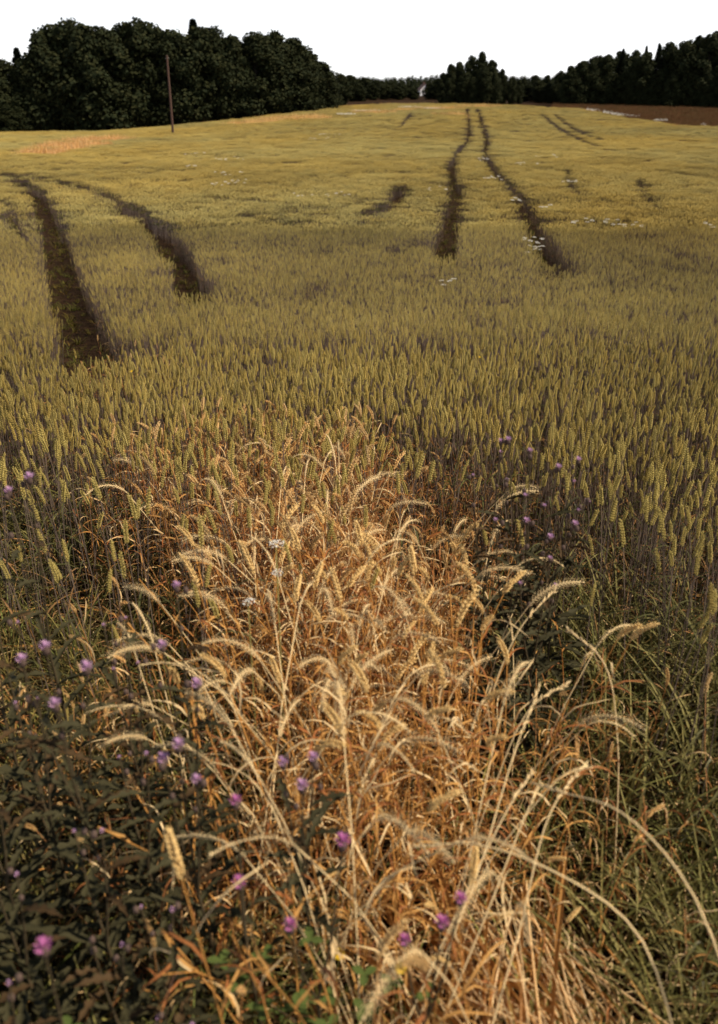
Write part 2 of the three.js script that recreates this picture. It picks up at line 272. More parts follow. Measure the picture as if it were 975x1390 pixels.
// --- the crop: the nearest plants one by one, the rest as one mass
{
  const r = mulberry(2024), near = [], midSpots = mid.map(() => []), nearSpots = wheatVariants.map(() => []);
  const tint = (x, d) => { const a = noise(x * .35, d * .22, 11), b = noise(x * 1.7, d * 1.2, 12), k = .74 + .3 * a + .16 * (b - .5) + .4 * (r() - .5) * (d < 26 ? 1 : .5), y = (noise(x * .12, d * .07, 13) - .5) * .3 + (r() - .5) * .22; return [k * (1.02 + y * .5), k, k * (1 - y)]; };
  const tall = (x, d) => .86 + .2 * noise(x * .5, d * .35, 14) - .22 * ss(.7, .9, noise(x * 1.5, d * 1.0, 15)) + .16 * (r() - .5);
  const scatterBand = (d0, d1, perM2, sink, add) => {
    const half = d => .46 * d + 1.6, area = (half(d0) + half(d1)) * (d1 - d0), n = Math.round(area * perM2), top = half(d1);
    for (let k = 0; k < n; k++) { let d, x; do { d = d0 + (d1 - d0) * r(); x = (r() * 2 - 1) * top; } while (Math.abs(x) > half(d)); add(x, d); }
  };
  scatterBand(1.7, 7.5, 330, 0, (x, d) => {
    const e = d - fieldStart(x) + (noise(x * 2.2, d * 2.2, 21) - .5) * .9;
    if (e < 0 && r() > (x > .08 ? .13 : .42) * ss(-1.7, 0, e)) return;
    if (e >= 0 && e < .8 && r() > .45 + .6 * e) return;
    const t = trackDistance(x, d); if (t < 0) return;
    const s = tall(x, d) * (t < .12 ? .92 : 1);
    near.push([x, ground(x, d) - .02, -d, r() * 6.28, s, (r() - .5) * .16, (r() - .5) * .16, tint(x, d), 1, d, Math.floor(r() * wheatVariants.length)]);
  });
  near.sort((a, b) => a[9] - b[9]);
  const inView = s => Math.abs(s[0]) < .44 * s[9] + .06;
  const group = 'wheat plants at the near edge of the crop', label = 'ripening wheat plant with upright golden green ear at the crop edge';
  const protos = wheatVariants.map((v, k) => null);
  let made = 0;
  for (const s of near) {
    if (made < 300 && inView(s)) {
      const k = s[10]; let o;
      if (!protos[k]) o = protos[k] = plantThing('wheat_plant', wheatVariants[k], label, 'wheat', group); else o = copy(protos[k]);
      o.position.set(s[0], s[1], s[2]); o.rotation.set(s[5], s[3], s[6], 'XZY'); o.scale.setScalar(s[4]); made++;
    } else nearSpots[s[10]].push(s);
  }
  const crop = stuff('wheat_crop', 'golden green wheat crop covering the rolling field');
  wheatVariants.forEach((v, k) => scatter('wheat', merged(v), M.plant, nearSpots[k], crop));
  scatterBand(7.5, 24, 270, 0, (x, d) => {
    const t = trackDistance(x, d); if (t < 0) return;
    const s = tall(x, d) * (t < .1 ? .93 : 1) * 1.02;
    midSpots[Math.floor(r() * mid.length)].push([x, ground(x, d) - .02, -d, r() * 6.28, s, (r() - .5) * .16, (r() - .5) * .16, tint(x, d)]);
  });
  mid.forEach((g, k) => scatter('wheat', g, M.plant, midSpots[k], crop));
  // small stands of many ears for the middle distance and beyond
  const stand = (seed, size, n, w, earL, leafy) => {
    const q = mulberry(seed), s = new Shape();
    for (let k = 0; k < n; k++) {
      const x = (q() - .5) * size, z = (q() - .5) * size, h = .66 + .1 * (q() - .5), a = q() * 6.28, l = .05 + .12 * q(), top = V(x + Math.cos(a) * l * h, h, z + Math.sin(a) * l * h);
      const wd = V(Math.cos(a + 1.5), 0, Math.sin(a + 1.5)).multiplyScalar(w * .28), base = V(x, .1, z), i = s.v(base.x - wd.x, base.y, base.z - wd.z, C.stem); s.v(base.x + wd.x, base.y, base.z + wd.z, C.stem); s.v(top.x, top.y, top.z, C.stem); s.i.push(i, i + 1, i + 2);
      s.grain(top, V(Math.cos(a) * l * 2, 1, Math.sin(a) * l * 2).normalize(), earL * (.8 + .4 * q()), w * (.8 + .4 * q()), C.ear);
      if (leafy && k % 2) { const b = q() * 6.28, p = V(x, h * .7, z), e = p.clone().add(V(Math.cos(b) * .1, -.03 + .1 * q(), Math.sin(b) * .1)), j = s.v(p.x, p.y, p.z, C.leaf), f = s.v(p.x, p.y - .02, p.z, C.leaf); s.v(e.x, e.y, e.z, q() < .3 ? C.leafDead : C.leaf); s.i.push(j, f, f + 1); }
    }
    return s.geo();
  };
  const stands = (d0, d1, size, per, geos) => {
    const lists = geos.map(() => []), half = d => .46 * d + 2.5;
    for (let d = d0; d < d1; d += size) for (let x = -half(d); x < half(d); x += size) {
      const px = x + (r() - .5) * size * .7, pd = d + (r() - .5) * size * .7;
      if (pd > fieldEnd(px / pd) + 3 * (noise(px * .3, pd * .3, 5) - .5) || trackDistance(px, pd) < size * .32 || weedy(px, pd)) continue;
      lists[Math.floor(r() * geos.length)].push([px, ground(px, pd) - .02, -pd, r() * 6.28, 1.02, (r() - .5) * .05, (r() - .5) * .05, tint(px, pd), tall(px, pd)]);
    }
    geos.forEach((g, k) => scatter('wheat', g, M.plant, lists[k], crop));
  };
  stands(24, 62, .42, 1, [1, 2, 3, 4, 5, 6].map(s => stand(s, .5, 58, .0125, .095, true)));
  stands(62, 190, .7, 1, [7, 8, 9, 10, 11, 12].map(s => stand(s, .85, 110, .019, .11, false)));
}

// --- pale dry grass patches out in the field and the grassy strip along its far edge
{
  const r = mulberry(77), lists = [[], []], g = stuff('dry_weed_grass', 'pale dry grass in patches and along the far field edge');
  const geos = [1, 2].map(s => { const q = mulberry(s), sh = new Shape(); for (let k = 0; k < 26; k++) { const a = q() * 6.28, b = Math.sqrt(q()) * .35, path = bend(V(Math.cos(a) * b, 0, Math.sin(a) * b), .8 * (.6 + .6 * q()), 3, q() * 6.28, .1, .9 * q()); sh.ribbon(path, [.012, .02, .016, .003], V(Math.cos(a), 0, Math.sin(a)), q() < .5 ? C.dryPale : C.dryLeaf); } return sh.geo(); });
  for (const [x, d, a, b] of WEEDY) for (let k = 0; k < a * b * 16; k++) { const px = x + (r() * 2 - 1) * a * 1.1, pd = d + (r() * 2 - 1) * b * 1.1; if (!weedy(px, pd)) continue; lists[k % 2].push([px, ground(px, pd), -pd, r() * 6.28, .98 + .4 * r(), 0, 0, (q => [1.05 * q, (x < -20 ? .9 : 1) * q, (x < -20 ? .75 : .8) * q])(.7 + .45 * r())]); }
  for (let k = 0; k < 9000; k++) { const az = -.5 + 1 * r(), d = fieldEnd(az) + r() * r() * 9, x = az * d; if (noise(x * .15, d * .1, 31) < .45) continue; lists[k % 2].push([x, ground(x, d), -d, r() * 6.28, .45 + .4 * r(), 0, 0, [.75, .62, .5]]); }
  geos.forEach((geo, k) => scatter('dry_grass', geo, M.plant, lists[k], g));
}

// --- the dry stand in the foreground: 300 plants one by one, the rest as one mass
const dryDensity = (x, d) => {            // where the dead, orange brown plants stand
  const c = table([[.7, .16], [1.2, .1], [2, .0], [3, -.12], [4, -.25]])(d), w = table([[.7, .34], [1.3, .33], [2, .31], [3, .5], [4.3, .9]])(d);
  return clamp(1.35 - Math.abs(x - c) / w + (noise(x * 4, d * 4, 41) - .5) * .8) * (1 - (x > .08 ? .8 : .55) * ss(2.5, 3.5, d));
};
{
  const r = mulberry(99), all = [];
  const warm = () => { const k = .72 + .5 * r(), o = r(); return [k * 1.02, k * (.9 + .14 * o), k * (.75 + .35 * o)]; };
  for (let k = 0; k < 12000; k++) {
    const d = .62 + 3.9 * Math.sqrt(r()), x = (r() * 2 - 1) * 1.3; if (r() > dryDensity(x, d) * .62) continue;
    const low = x > .12 && d < 1.55;
    all.push([x, ground(x, d) - .02, -d, r() * 6.28, (low ? .5 : .92 - (x > .08 ? .28 : 0) * ss(2.1, 3, d)) + .3 * r(), (r() - .5) * (low ? .9 : .42), (r() - .5) * (low ? .9 : .42), warm(), 1, d, Math.floor(r() * dryVariants.length)]);
  }
  all.sort((a, b) => a[9] - b[9]);
  for (const [cx, cd, a, b, n] of [[-2.0, 8.3, .55, .8, 110], [-1.5, 7.0, .5, .5, 40], [-1.2, 5.3, .7, .6, 70], [-.2, 4.6, .5, .3, 30], [-.55, 1.45, .32, .45, 90], [-.85, 2.2, .4, .4, 60], [.75, 1.9, .3, .6, 40]]) for (let k = 0; k < n; k++) { const x = cx + (r() * 2 - 1) * a, d = cd + (r() * 2 - 1) * b; all.push([x, ground(x, d) - .02, -d, r() * 6.28, (cd < 3 ? .6 : .75) + .25 * r(), (r() - .5) * .5, (r() - .5) * .5, warm(), 1, d, Math.floor(r() * dryVariants.length)]); }
  const spots = dryVariants.map(() => []), protos = [], label = 'dead orange brown straw plant with curled leaves among the foreground weeds', group = 'dead straw plants in the foreground clump';
  const tints = [[1.1, 1, .9], [.85, .75, .65], [1.2, 1.15, 1.05]];
  let made = 0;
  for (const s of all) {
    const show = made < 300 && Math.abs(s[0]) < .43 * s[9] && s[9] > .95;
    if (show) { const k = s[10]; let o; if (!protos[k]) o = protos[k] = plantThing('straw_plant', dryVariants[k], label, 'straw', group); else o = copy(protos[k]); o.position.set(s[0], s[1], s[2]); o.rotation.set(s[5], s[3], s[6], 'XZY'); o.scale.setScalar(s[4]); made++; }
    else spots[s[10]].push(s);
  }
  const g = stuff('dead_straw', 'mass of dead orange brown straw behind the front plants');
  dryVariants.forEach((v, k) => scatter('straw', merged(v), M.blade, spots[k], g));


  // drooping pale seed heads that hang over the clump
  const heads = [], bp = [];
  for (let k = 0; k < 150; k++) { let x, d; do { d = 1.0 + 2.6 * r(); x = (r() * 2 - 1) * .75 - .12; } while (r() > dryDensity(x - .05, d) * (Math.abs(x + .22) < .2 && (Math.abs(d - 1.5) < .25 || Math.abs(d - 2.2) < .35) ? 1 : .3)); heads.push([x, d, r() * 6.28, .75 + .3 * r(), Math.floor(r() * 4)]); }
  for (const [x, d, turn, s, k] of heads) {
    let o; if (!bp[k]) o = bp[k] = plantThing('drooping_grass_plant', bromeVariants[k], 'tall pale grass with a drooping feathery seed head over the straw', 'grass', 'pale grasses with drooping seed heads'); else o = copy(bp[k]);
    place(o, x, d, turn, .02); o.scale.setScalar(s);
  }

  // straw lying on the ground at the right, and litter under everything
  const straws = stuff('straw_litter', 'broken straw and dead leaves littering the ground'), sg = [1, 2, 3].map(s => { const q = mulberry(s * 7), L = .3 + .12 * s, path = bend(V(-L / 2, 0, 0), L, 5, 0, 1.4, 1.75, 1, .1, q); return s < 3 ? new Shape().tube(path, path.map(() => .0019), 4, C.dryPale).geo() : new Shape().ribbon(path, [.004, .009, .01, .009, .006, .001], V(0, 0, 1), C.dryLeaf, .4, 2).geo(); });
  const ls = [[], [], []];
  for (let k = 0; k < 7500; k++) { const d = .5 + 3.8 * r(), x = (r() * 2 - 1) * (.5 + .5 * d), pile = Math.exp(-(((x - .3) / .24) ** 2 + ((d - 1.2) / .28) ** 2)); if (r() > .14 + .2 * dryDensity(x, d) + .9 * pile) continue; const h = pile * .24 * r() + .015; ls[Math.floor(r() * 3)].push([x, ground(x, d) + h, -d, pile > .2 ? -.7 - 1.3 * r() : r() * 6.28, .6 + .7 * r(), (r() - .5) * .5, (r() - .5) * .6 + .12, warm()]); }
  sg.forEach((g2, k) => scatter('straw', g2, M.blade, ls[k], straws));
}
// long bent stalks that arch over the fallen straw: [points x, y, d]
[
  [[.56, .25, .98], [.455, .516, 1.05], [.31, .60, 1.1], [.2, .60, 1.15], [.096, .543, 1.2]],
  [[.66, .3, .95], [.524, .623, 1.05], [.44, .68, 1.14], [.364, .626, 1.25], [.33, .6, 1.3]],
  [[.62, .1, 1.6], [.6, .42, 1.65], [.56, .6, 1.7], [.48, .66, 1.75]],
  [[.1, .15, 1.12], [.22, .42, 1.24], [.31, .60, 1.4], [.37, .68, 1.5]],
  [[.13, .12, 1.1], [.24, .38, 1.2], [.32, .53, 1.3], [.35, .56, 1.34]],
  [[.05, .16, 1.05], [.17, .4, 1.16], [.28, .56, 1.28], [.33, .6, 1.33]],
  [[.2, .1, 1.02], [.29, .38, 1.15], [.36, .55, 1.28], [.44, .6, 1.36]],
  [[.22, .08, 1.5], [.3, .36, 1.55], [.38, .55, 1.6], [.463, .6, 1.62]],
  [[.26, .05, 1.72], [.33, .45, 1.8], [.40, .6, 1.86], [.484, .679, 1.9]],
].forEach((pts, k) => {
  const c = new THREE.CatmullRomCurve3(pts.map(p => V(p[0], p[1], -p[2]))), path = c.getPoints(18), r = mulberry(k + 500);
  const g0 = path[0].clone(); g0.y = ground(g0.x, -g0.z) - .01; g0.x += (path[0].x - path[4].x) * .3; path.unshift(g0);
  const o = thing('bent_stalk', ['long pale grass stalk arching low over the fallen straw', 'pale arching stalk bowed over the dark grass beside the straw', 'thin dry stalk rising at a slant out of the fallen straw', 'dry seeding stalk leaning towards the dark thistle'][k < 1 ? 0 : k < 3 ? 1 : k < 7 ? 2 : 3], 'grass stalk', 'bent dry stalks over the fallen straw');
  mesh('stem', new Shape().tube(path, path.map((_, j) => lerp(.002, .001, j / path.length)), 5, C.dryPale).geo(), M.plant, o);
  const e = new Shape(), top = path.length - 1;
  for (let j = 0; j < 14; j++) { const f = .74 + .26 * j / 14, p = along(path, f), q = along(path, Math.min(1, f + .02)).sub(p).normalize(), u = V(r() - .5, r() - .2, r() - .5).normalize(); e.grain(p, q.addScaledVector(u, .5).normalize(), .016, .0042, C.dryPale); }
  mesh('seed_head', e.geo(), M.plant, o);
});

// --- green grass: dark tussock at the left, arching blades at the right
{
  const r = mulberry(321), L = [1, 2, 3].map(s => grassParts(s * 13, 14, .52, .0098, [C.grass, C.grass, C.grassPale, C.grassPale], 1.15));
  const protos = {};
  const put = (x, d, k, s, label, group) => { let o; const key = k + label; if (!protos[key]) { o = protos[key] = plantThing('grass_tuft', L[k], label, 'grass', group); } else o = copy(protos[key]); place(o, x, d, r() * 6.28, .02); o.scale.setScalar(s); };
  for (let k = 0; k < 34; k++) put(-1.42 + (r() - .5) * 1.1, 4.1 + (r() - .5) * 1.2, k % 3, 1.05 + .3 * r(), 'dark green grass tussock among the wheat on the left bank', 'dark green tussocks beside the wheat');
  for (let k = 0; k < 44; k++) put(.98 + (r() - .5) * .8, 2.35 + (r() - .5) * 1.3, k % 3, .85 + .3 * r(), 'arching green grass tuft beside the dark thistle', 'arching green tufts beside the thistle');
  for (let k = 0; k < 14; k++) put(.55 + r() * .4, 1.15 + r() * .8, k % 3, .6 + .25 * r(), 'low green grass tuft at the edge of the fallen straw', 'low green tufts by the fallen straw');
  const mass = stuff('undergrowth_grass', 'low green grass growing under the wheat and straw'), lists = [[], [], []];
  for (let k = 0; k < 2600; k++) { const d = .5 + 4.2 * r(), x = (r() * 2 - 1) * (.45 + .55 * d), q = 1 - dryDensity(x, d); if (r() > .08 + (x > .3 ? .17 : .45) * q) continue; lists[k % 3].push([x, ground(x, d) - .02, -d, r() * 6.28, .35 + .45 * r(), 0, 0, [.8 + .4 * r(), .8 + .3 * r(), .8]]); }
  L.forEach((v, k) => scatter('grass', merged(v), M.blade, lists[k], mass));
}

// --- low weeds growing in the wheel lines
{
  const r = mulberry(555), geos = [4, 5].map(s => merged(grassParts(s * 19, 9, .2, .01, [C.grass, C.leaf, C.grass], 1.3))), l = [[], []], g = stuff('wheel_line_weeds', 'low dark weeds growing in the tractor wheel lines');
  TRACKS.forEach(([line, half], t) => { for (let i = 0; i < line.length - 1; i++) { const [ax, ay] = line[i], [bx, by] = line[i + 1], L = Math.hypot(bx - ax, by - ay), n = Math.ceil(L * (ay < 30 ? 7 : ay < 60 ? 4 : 2)); for (let k = 0; k < n; k++) { const f = r(), x = lerp(ax, bx, f) + (r() - .5) * 2 * half, d = lerp(ay, by, f) + (r() - .5) * .3; l[k % 2].push([x, ground(x, d) - .02, -d, r() * 6.28, .7 + .7 * r(), 0, 0, [.8 + .4 * r(), .8 + .3 * r(), .8]]); } } });
  geos.forEach((q, k) => scatter('weed', q, M.plant, l[k], g));
}

// --- thistles
function lobedLeaf(p, a, len, w, t0, t1, c, r) {
  const n = 9, path = bend(p, len, n, a, t0, t1, 1, .15, r);
  return new Shape().ribbon(path, path.map((_, j) => (j % 2 ? 1 : .34) * w * Math.sin(Math.PI * clamp(.12 + .86 * j / n)) + .001), V(-Math.sin(a), 0, Math.cos(a)), c, .45, (r() - .5)).geo();
}
function headGeo(s, c) { const sh = new Shape(), r = mulberry(5); for (let k = 0; k < 46; k++) { const a = r() * 6.28, b = Math.sqrt(r()) * 1.15, dir = V(Math.sin(b) * Math.cos(a), Math.cos(b), Math.sin(b) * Math.sin(a)); sh.ribbon([V(0, 0, 0).addScaledVector(dir, .002 * s), V(0, 0, 0).addScaledVector(dir, .007 * s), V(0, 0, 0).addScaledVector(dir, (.010 + .003 * r()) * s)], [.0012 * s, .0018 * s, .0006 * s], V(-Math.sin(a), .1, Math.cos(a)), c, .3); } return sh.geo(); }
const bractGeo = new THREE.LatheGeometry([[0, -.011], [.0035, -.010], [.0058, -.005], [.0056, 0], [.0038, .004], [0, .0042]].map(p => new THREE.Vector2(...p)), 8);
bractGeo.setAttribute('color', new THREE.Float32BufferAttribute(Array.from({ length: bractGeo.attributes.position.count }, () => [.09, .06, .05]).flat(), 3));
const MAUVE = headGeo(1, C.mauve), PINK = headGeo(1.05, [.62, .22, .5]);
bractGeo.deleteAttribute('uv');
function thistle(seed, base, heads, label, o = {}) {
  const r = mulberry(seed), t = thing(o.name || 'thistle', label, o.category || 'thistle', o.group || 'mauve flowering thistles'), [bx, bd] = base, gy = ground(bx, bd);
  t.position.set(bx, gy, -bd);
  const rel = heads.map(([x, y, d]) => V(x - bx, y - gy, -(d - bd))), mean = rel.reduce((a, b) => a.add(b), V(0, 0, 0)).multiplyScalar(1 / rel.length);
  const fork = V(mean.x * .6, mean.y * .55, mean.z * .6), main = new THREE.CatmullRomCurve3([V(0, -.02, 0), V(fork.x * .3 + .01, fork.y * .5, fork.z * .3), fork]).getPoints(6);
  mesh('stem', new Shape().tube(main, main.map((_, k) => lerp(.0042, .003, k / 6)), 5, C.thistleStem).geo(), M.plant, t);
  rel.forEach((h, i) => {
    const path = new THREE.CatmullRomCurve3([fork, V(lerp(fork.x, h.x, .6), lerp(fork.y, h.y, .45), lerp(fork.z, h.z, .6)), h]).getPoints(6);
    const b = mesh('branch', new Shape().tube(path, path.map((_, k) => lerp(.0028, .0014, k / 6)), 4, C.thistleStem).geo(), M.plant, t);
    const dir = h.clone().sub(path[5]).normalize(), f = mesh('flower_head', o.pink ? PINK : MAUVE, M.blade, t);
    f.position.copy(h); f.quaternion.setFromUnitVectors(UP, dir.lerp(UP, .4).normalize()); f.scale.setScalar((o.big || 1) * 1.3 * (.85 + .3 * r()));
    mesh('bract_cup', bractGeo, M.plant, f);
    if (o.buds !== 0) for (let k = 0; k < 2; k++) { const m = mesh('bud', bractGeo, M.plant, t), at = along(path, .75 + .2 * k); m.position.copy(at).add(V((r() - .5) * .035, .012 + .02 * r(), (r() - .5) * .035)); m.scale.setScalar(.8 + .3 * r()); mesh('bud_stalk', new Shape().tube([at.clone().sub(m.position).divideScalar(m.scale.x), V(0, -.009, 0)], [.0012, .0012], 3, C.thistleStem).geo(), M.plant, m); }
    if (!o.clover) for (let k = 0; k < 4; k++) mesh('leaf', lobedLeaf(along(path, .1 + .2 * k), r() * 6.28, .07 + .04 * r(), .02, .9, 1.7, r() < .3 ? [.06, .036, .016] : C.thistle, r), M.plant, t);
  });
  const n = o.leaves ?? 16;
  for (let k = 0; k < n; k++) {
    const p = along(main, .12 + .86 * k / n);
    if (o.clover) { const a = r() * 6.28, q = bend(p, .05 + .08 * r(), 3, a, .6, 1.2); mesh('leaf_stalk', new Shape().tube(q, q.map(() => .001), 3, C.grass).geo(), M.plant, t); for (let j = 0; j < 3; j++) { const b = a + j * 2.1, lp = bend(q[3], .026, 4, b, 1.2, 1.7); mesh('leaf', new Shape().ribbon(lp, [.003, .013, .017, .014, .003], V(-Math.sin(b), 0, Math.cos(b)), [.085, .12, .022], .15).geo(), M.blade, t); } }
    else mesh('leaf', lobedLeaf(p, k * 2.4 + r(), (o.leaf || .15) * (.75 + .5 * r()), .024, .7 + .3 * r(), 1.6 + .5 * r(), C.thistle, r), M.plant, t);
  }
  return t;
}
thistle(11, [-.55, 1.42], [[-.545, .78, 1.3], [-.612, .841, 1.35], [-.479, .858, 1.3], [-.586, .835, 1.4]], 'thistle with four mauve heads at the dark end of the bank', {});
thistle(12, [-.36, 1.55], [[-.381, .806, 1.45], [-.31, .752, 1.4], [-.377, .854, 1.6]], 'thistle with three mauve heads in front of the drooping grass');
thistle(13, [-.8, 1.95], [[-.725, 1.014, 1.8], [-.775, .982, 1.8]], 'tall thistle with two mauve heads before the dark tussock');
thistle(14, [-.31, 1.3], [[-.306, .77, 1.2], [-.334, .74, 1.2], [-.281, .695, 1.2]], 'small thistle with three close mauve heads beside the straw clump');
thistle(15, [-.11, 1.32], [[-.135, .69, 1.25], [-.082, .701, 1.25], [-.099, .682, 1.2]], 'slender thistle with three pale heads inside the straw clump', { leaves: 9 });
thistle(16, [.5, 2.35], [[.411, .923, 2.3], [.464, .909, 2.25], [.61, .864, 2.3], [.545, .862, 2.25], [.439, .77, 2.1], [.566, .761, 2.1], [.505, .723, 2.1], [.62, .781, 2.2], [.391, .919, 2.3]], 'big dark branching thistle with many small heads before the wheat', { leaves: 44, big: .8, leaf: .19 });
[[.42, 2.2, .8], [.56, 2.25, .82], [.38, 2.4, .85], [.48, 2.1, .66]].forEach(([x, d, h], k) => thistle(40 + k, [x, d], [[x + .03, h, d], [x - .05, h - .06, d - .03], [x + .06, h - .1, d + .03]], 'leafy dark thistle crowded against the big branching thistle', { leaves: 26, big: .55, leaf: .16, group: 'dark thistles crowded before the wheat' }));
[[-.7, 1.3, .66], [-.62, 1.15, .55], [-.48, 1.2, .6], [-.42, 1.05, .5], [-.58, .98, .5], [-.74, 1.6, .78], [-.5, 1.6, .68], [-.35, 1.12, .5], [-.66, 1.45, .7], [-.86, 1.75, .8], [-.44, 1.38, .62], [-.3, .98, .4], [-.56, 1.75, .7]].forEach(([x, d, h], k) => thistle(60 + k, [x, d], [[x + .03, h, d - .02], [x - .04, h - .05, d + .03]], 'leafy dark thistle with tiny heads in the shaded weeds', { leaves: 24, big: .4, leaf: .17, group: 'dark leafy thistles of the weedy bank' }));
thistle(21, [-.2, 1.15], [[-.193, .615, 1.05], [-.216, .646, 1.2]], 'clover with two pink heads low beside the straw', { name: 'clover', category: 'clover', clover: true, pink: true, buds: 0, leaves: 10, group: 'pink clovers' });
thistle(22, [-.42, .9], [[-.429, .712, .85]], 'clover with one pink head among the shaded weeds', { name: 'clover', category: 'clover', clover: true, pink: true, buds: 0, leaves: 10, group: 'pink clovers' });
thistle(23, [.1, 1.06], [[.073, .545, 1.0], [.157, .635, 1.0], [.133, .559, 1.02]], 'clover with three pink heads at the foot of the fallen straw', { name: 'clover', category: 'clover', clover: true, pink: true, buds: 0, leaves: 12, group: 'pink clovers' });
thistle(24, [-.08, 1.08], [[-.108, .578, 1.0], [-.027, .652, 1.1]], 'clover with two pink heads and broad green leaves in the straw', { name: 'clover', category: 'clover', clover: true, pink: true, buds: 0, leaves: 16, group: 'pink clovers' });

// --- white umbels (yarrow near, mayweed out in the crop)
function umbel(seed, s) { const r = mulberry(seed), sh = new Shape(); for (let k = 0; k < 34; k++) { const a = r() * 6.28, b = Math.sqrt(r()) * .032 * s, p = V(Math.cos(a) * b, .006 * s * r() - b * b * 6, Math.sin(a) * b); sh.grain(p, UP, .005 * s, .0085 * s, C.white); } return sh.geo(); }
const UMBEL = umbel(3, 1);
function whiteFlower(x, d, h, n, spread, size, label, group, name, dx = 0) {
  const r = mulberry(Math.round(x * 977 + d * 331)), t = thing(name, label, 'white flower', group); place(t, x, d, 0, .02);
  for (let k = 0; k < n; k++) { const a = r() * 6.28, b = n > 1 ? spread * Math.sqrt(r()) : 0, top = V(Math.cos(a) * b + dx, h * (n > 1 ? .9 + .18 * r() : 1), Math.sin(a) * b), path = new THREE.CatmullRomCurve3([V(0, 0, 0), V(top.x * .4, h * .5, top.z * .4), top]).getPoints(5); mesh('stem', new Shape().tube(path, path.map(() => .0018), 3, C.grassPale).geo(), M.plant, t); const f = mesh('flower_head', UMBEL, M.plant, t); f.position.copy(top); f.scale.setScalar(size * (.8 + .5 * r())); f.rotation.set((r() - .5) * .5, r() * 6, (r() - .5) * .5); }
}
whiteFlower(-.2, 1.9, .87, 2, .02, .55, 'white yarrow head rising between the drooping grasses', null, 'yarrow');
whiteFlower(-.26, 1.8, .79, 1, 0, .5, 'single small yarrow head in front of the drooping grasses', null, 'yarrow');
const MAY = 'white mayweed flowers standing in the crop beside the tractor lines';
[[-8.5, 62, 12, 1.2], [-5.9, 40, 7, .5], [-5.2, 41, 6, .35], [-9.4, 53, 6, .6], [-4.4, 101, 12, 1.4], [-3.5, 108, 12, 1.4], [-2, 33.5, 5, .4], [-.74, 34.4, 6, .5], [3.92, 21, 8, .28], [3.75, 19.6, 7, .2], [6, 25, 6, .3], [6.9, 25, 5, .3], [7.2, 24, 5, .4], [5.95, 29.2, 6, .3], [9.1, 41, 7, .6], [1.31, 14.2, 2, .1], [1.44, 14.2, 2, .1], [5.34, 31.9, 6, .3], [6.23, 43.7, 9, .5], [8, 62, 9, .6], [9.25, 24, 6, .4], [-12, 70, 8, .8], [3.1, 37, 6, .5], [10, 56, 8, .8], [13, 66, 8, .9], [-6.5, 47, 8, .7]].forEach(([x, d, n, sp]) => whiteFlower(x, d, .8, n, sp, 1.3 + d * .016, MAY, 'white mayweed in the crop', 'mayweed'));
{ // the white flowering margin along the right side of the field, and pale drifts at the far end
  const r = mulberry(8), g = stuff('mayweed_margin', 'white flowering weeds along the field margin'), l = [];
  for (let k = 0; k < 1500; k++) { const az = .225 + .16 * r(), d = fieldEnd(az) + 1 + r() * r() * 6, x = az * d; if (noise(az * 70, d * .3, 51) < .4 + (az > .32 ? .14 : 0)) continue; l.push([x, ground(x, d) + .6 + .3 * r(), -d, r() * 6.28, 2.2 + 1.8 * r(), .3 * (r() - .5), .3 * (r() - .5)]); }
  for (const [cx, cd, a, b] of [[1, 160, 2.6, 2], [9, 172, 2.2, 3], [13, 168, 2, 2], [-2, 150, 1.5, 1.5]]) for (let k = 0; k < 110; k++) { const q = r() * 6.28, w = Math.sqrt(r()), x = cx + Math.cos(q) * w * a, d = cd + Math.sin(q) * w * b; l.push([x, ground(x, d) + .75 + .12 * r(), -d, r() * 6.28, 2.4 + 1.4 * r(), 0, 0]); }
  scatter('white_flower', UMBEL, M.plant, l, g);
}
// yellow hawkweed-like blossoms in the wheat
[[.55, 4.9, .66], [-.02, 4.7, .62], [-1.6, 6.0, .7], [.9, 6.6, .72], [.06, 1.2, .3], [-.06, 1.25, .28]].forEach(([x, d, h], k) => {
  const t = thing('yellow_flower', k < 4 ? 'small yellow blossom on a thin stem between wheat ears' : 'tiny orange yellow blossom deep in the straw', 'flower', 'small yellow blossoms'); place(t, x, d, 0, .02);
  const p = [V(0, 0, 0), V(.01, h * .5, 0), V(.02, h, .01)]; mesh('stem', new Shape().tube(p, [.0014, .0012, .001], 3, C.grass).geo(), M.plant, t);
  const s = new Shape(); for (let j = 0; j < 12; j++) { const a = j / 12 * 6.28; s.ribbon([V(0, 0, 0), V(Math.cos(a) * .006, .003, Math.sin(a) * .006), V(Math.cos(a) * .012, .002, Math.sin(a) * .012)], [.002, .005, .002], V(-Math.sin(a), 0, Math.cos(a)), C.yellow); }
  const f = mesh('flower_head', s.geo(), M.blade, t); f.position.copy(p[2]); f.rotation.x = .5;
});

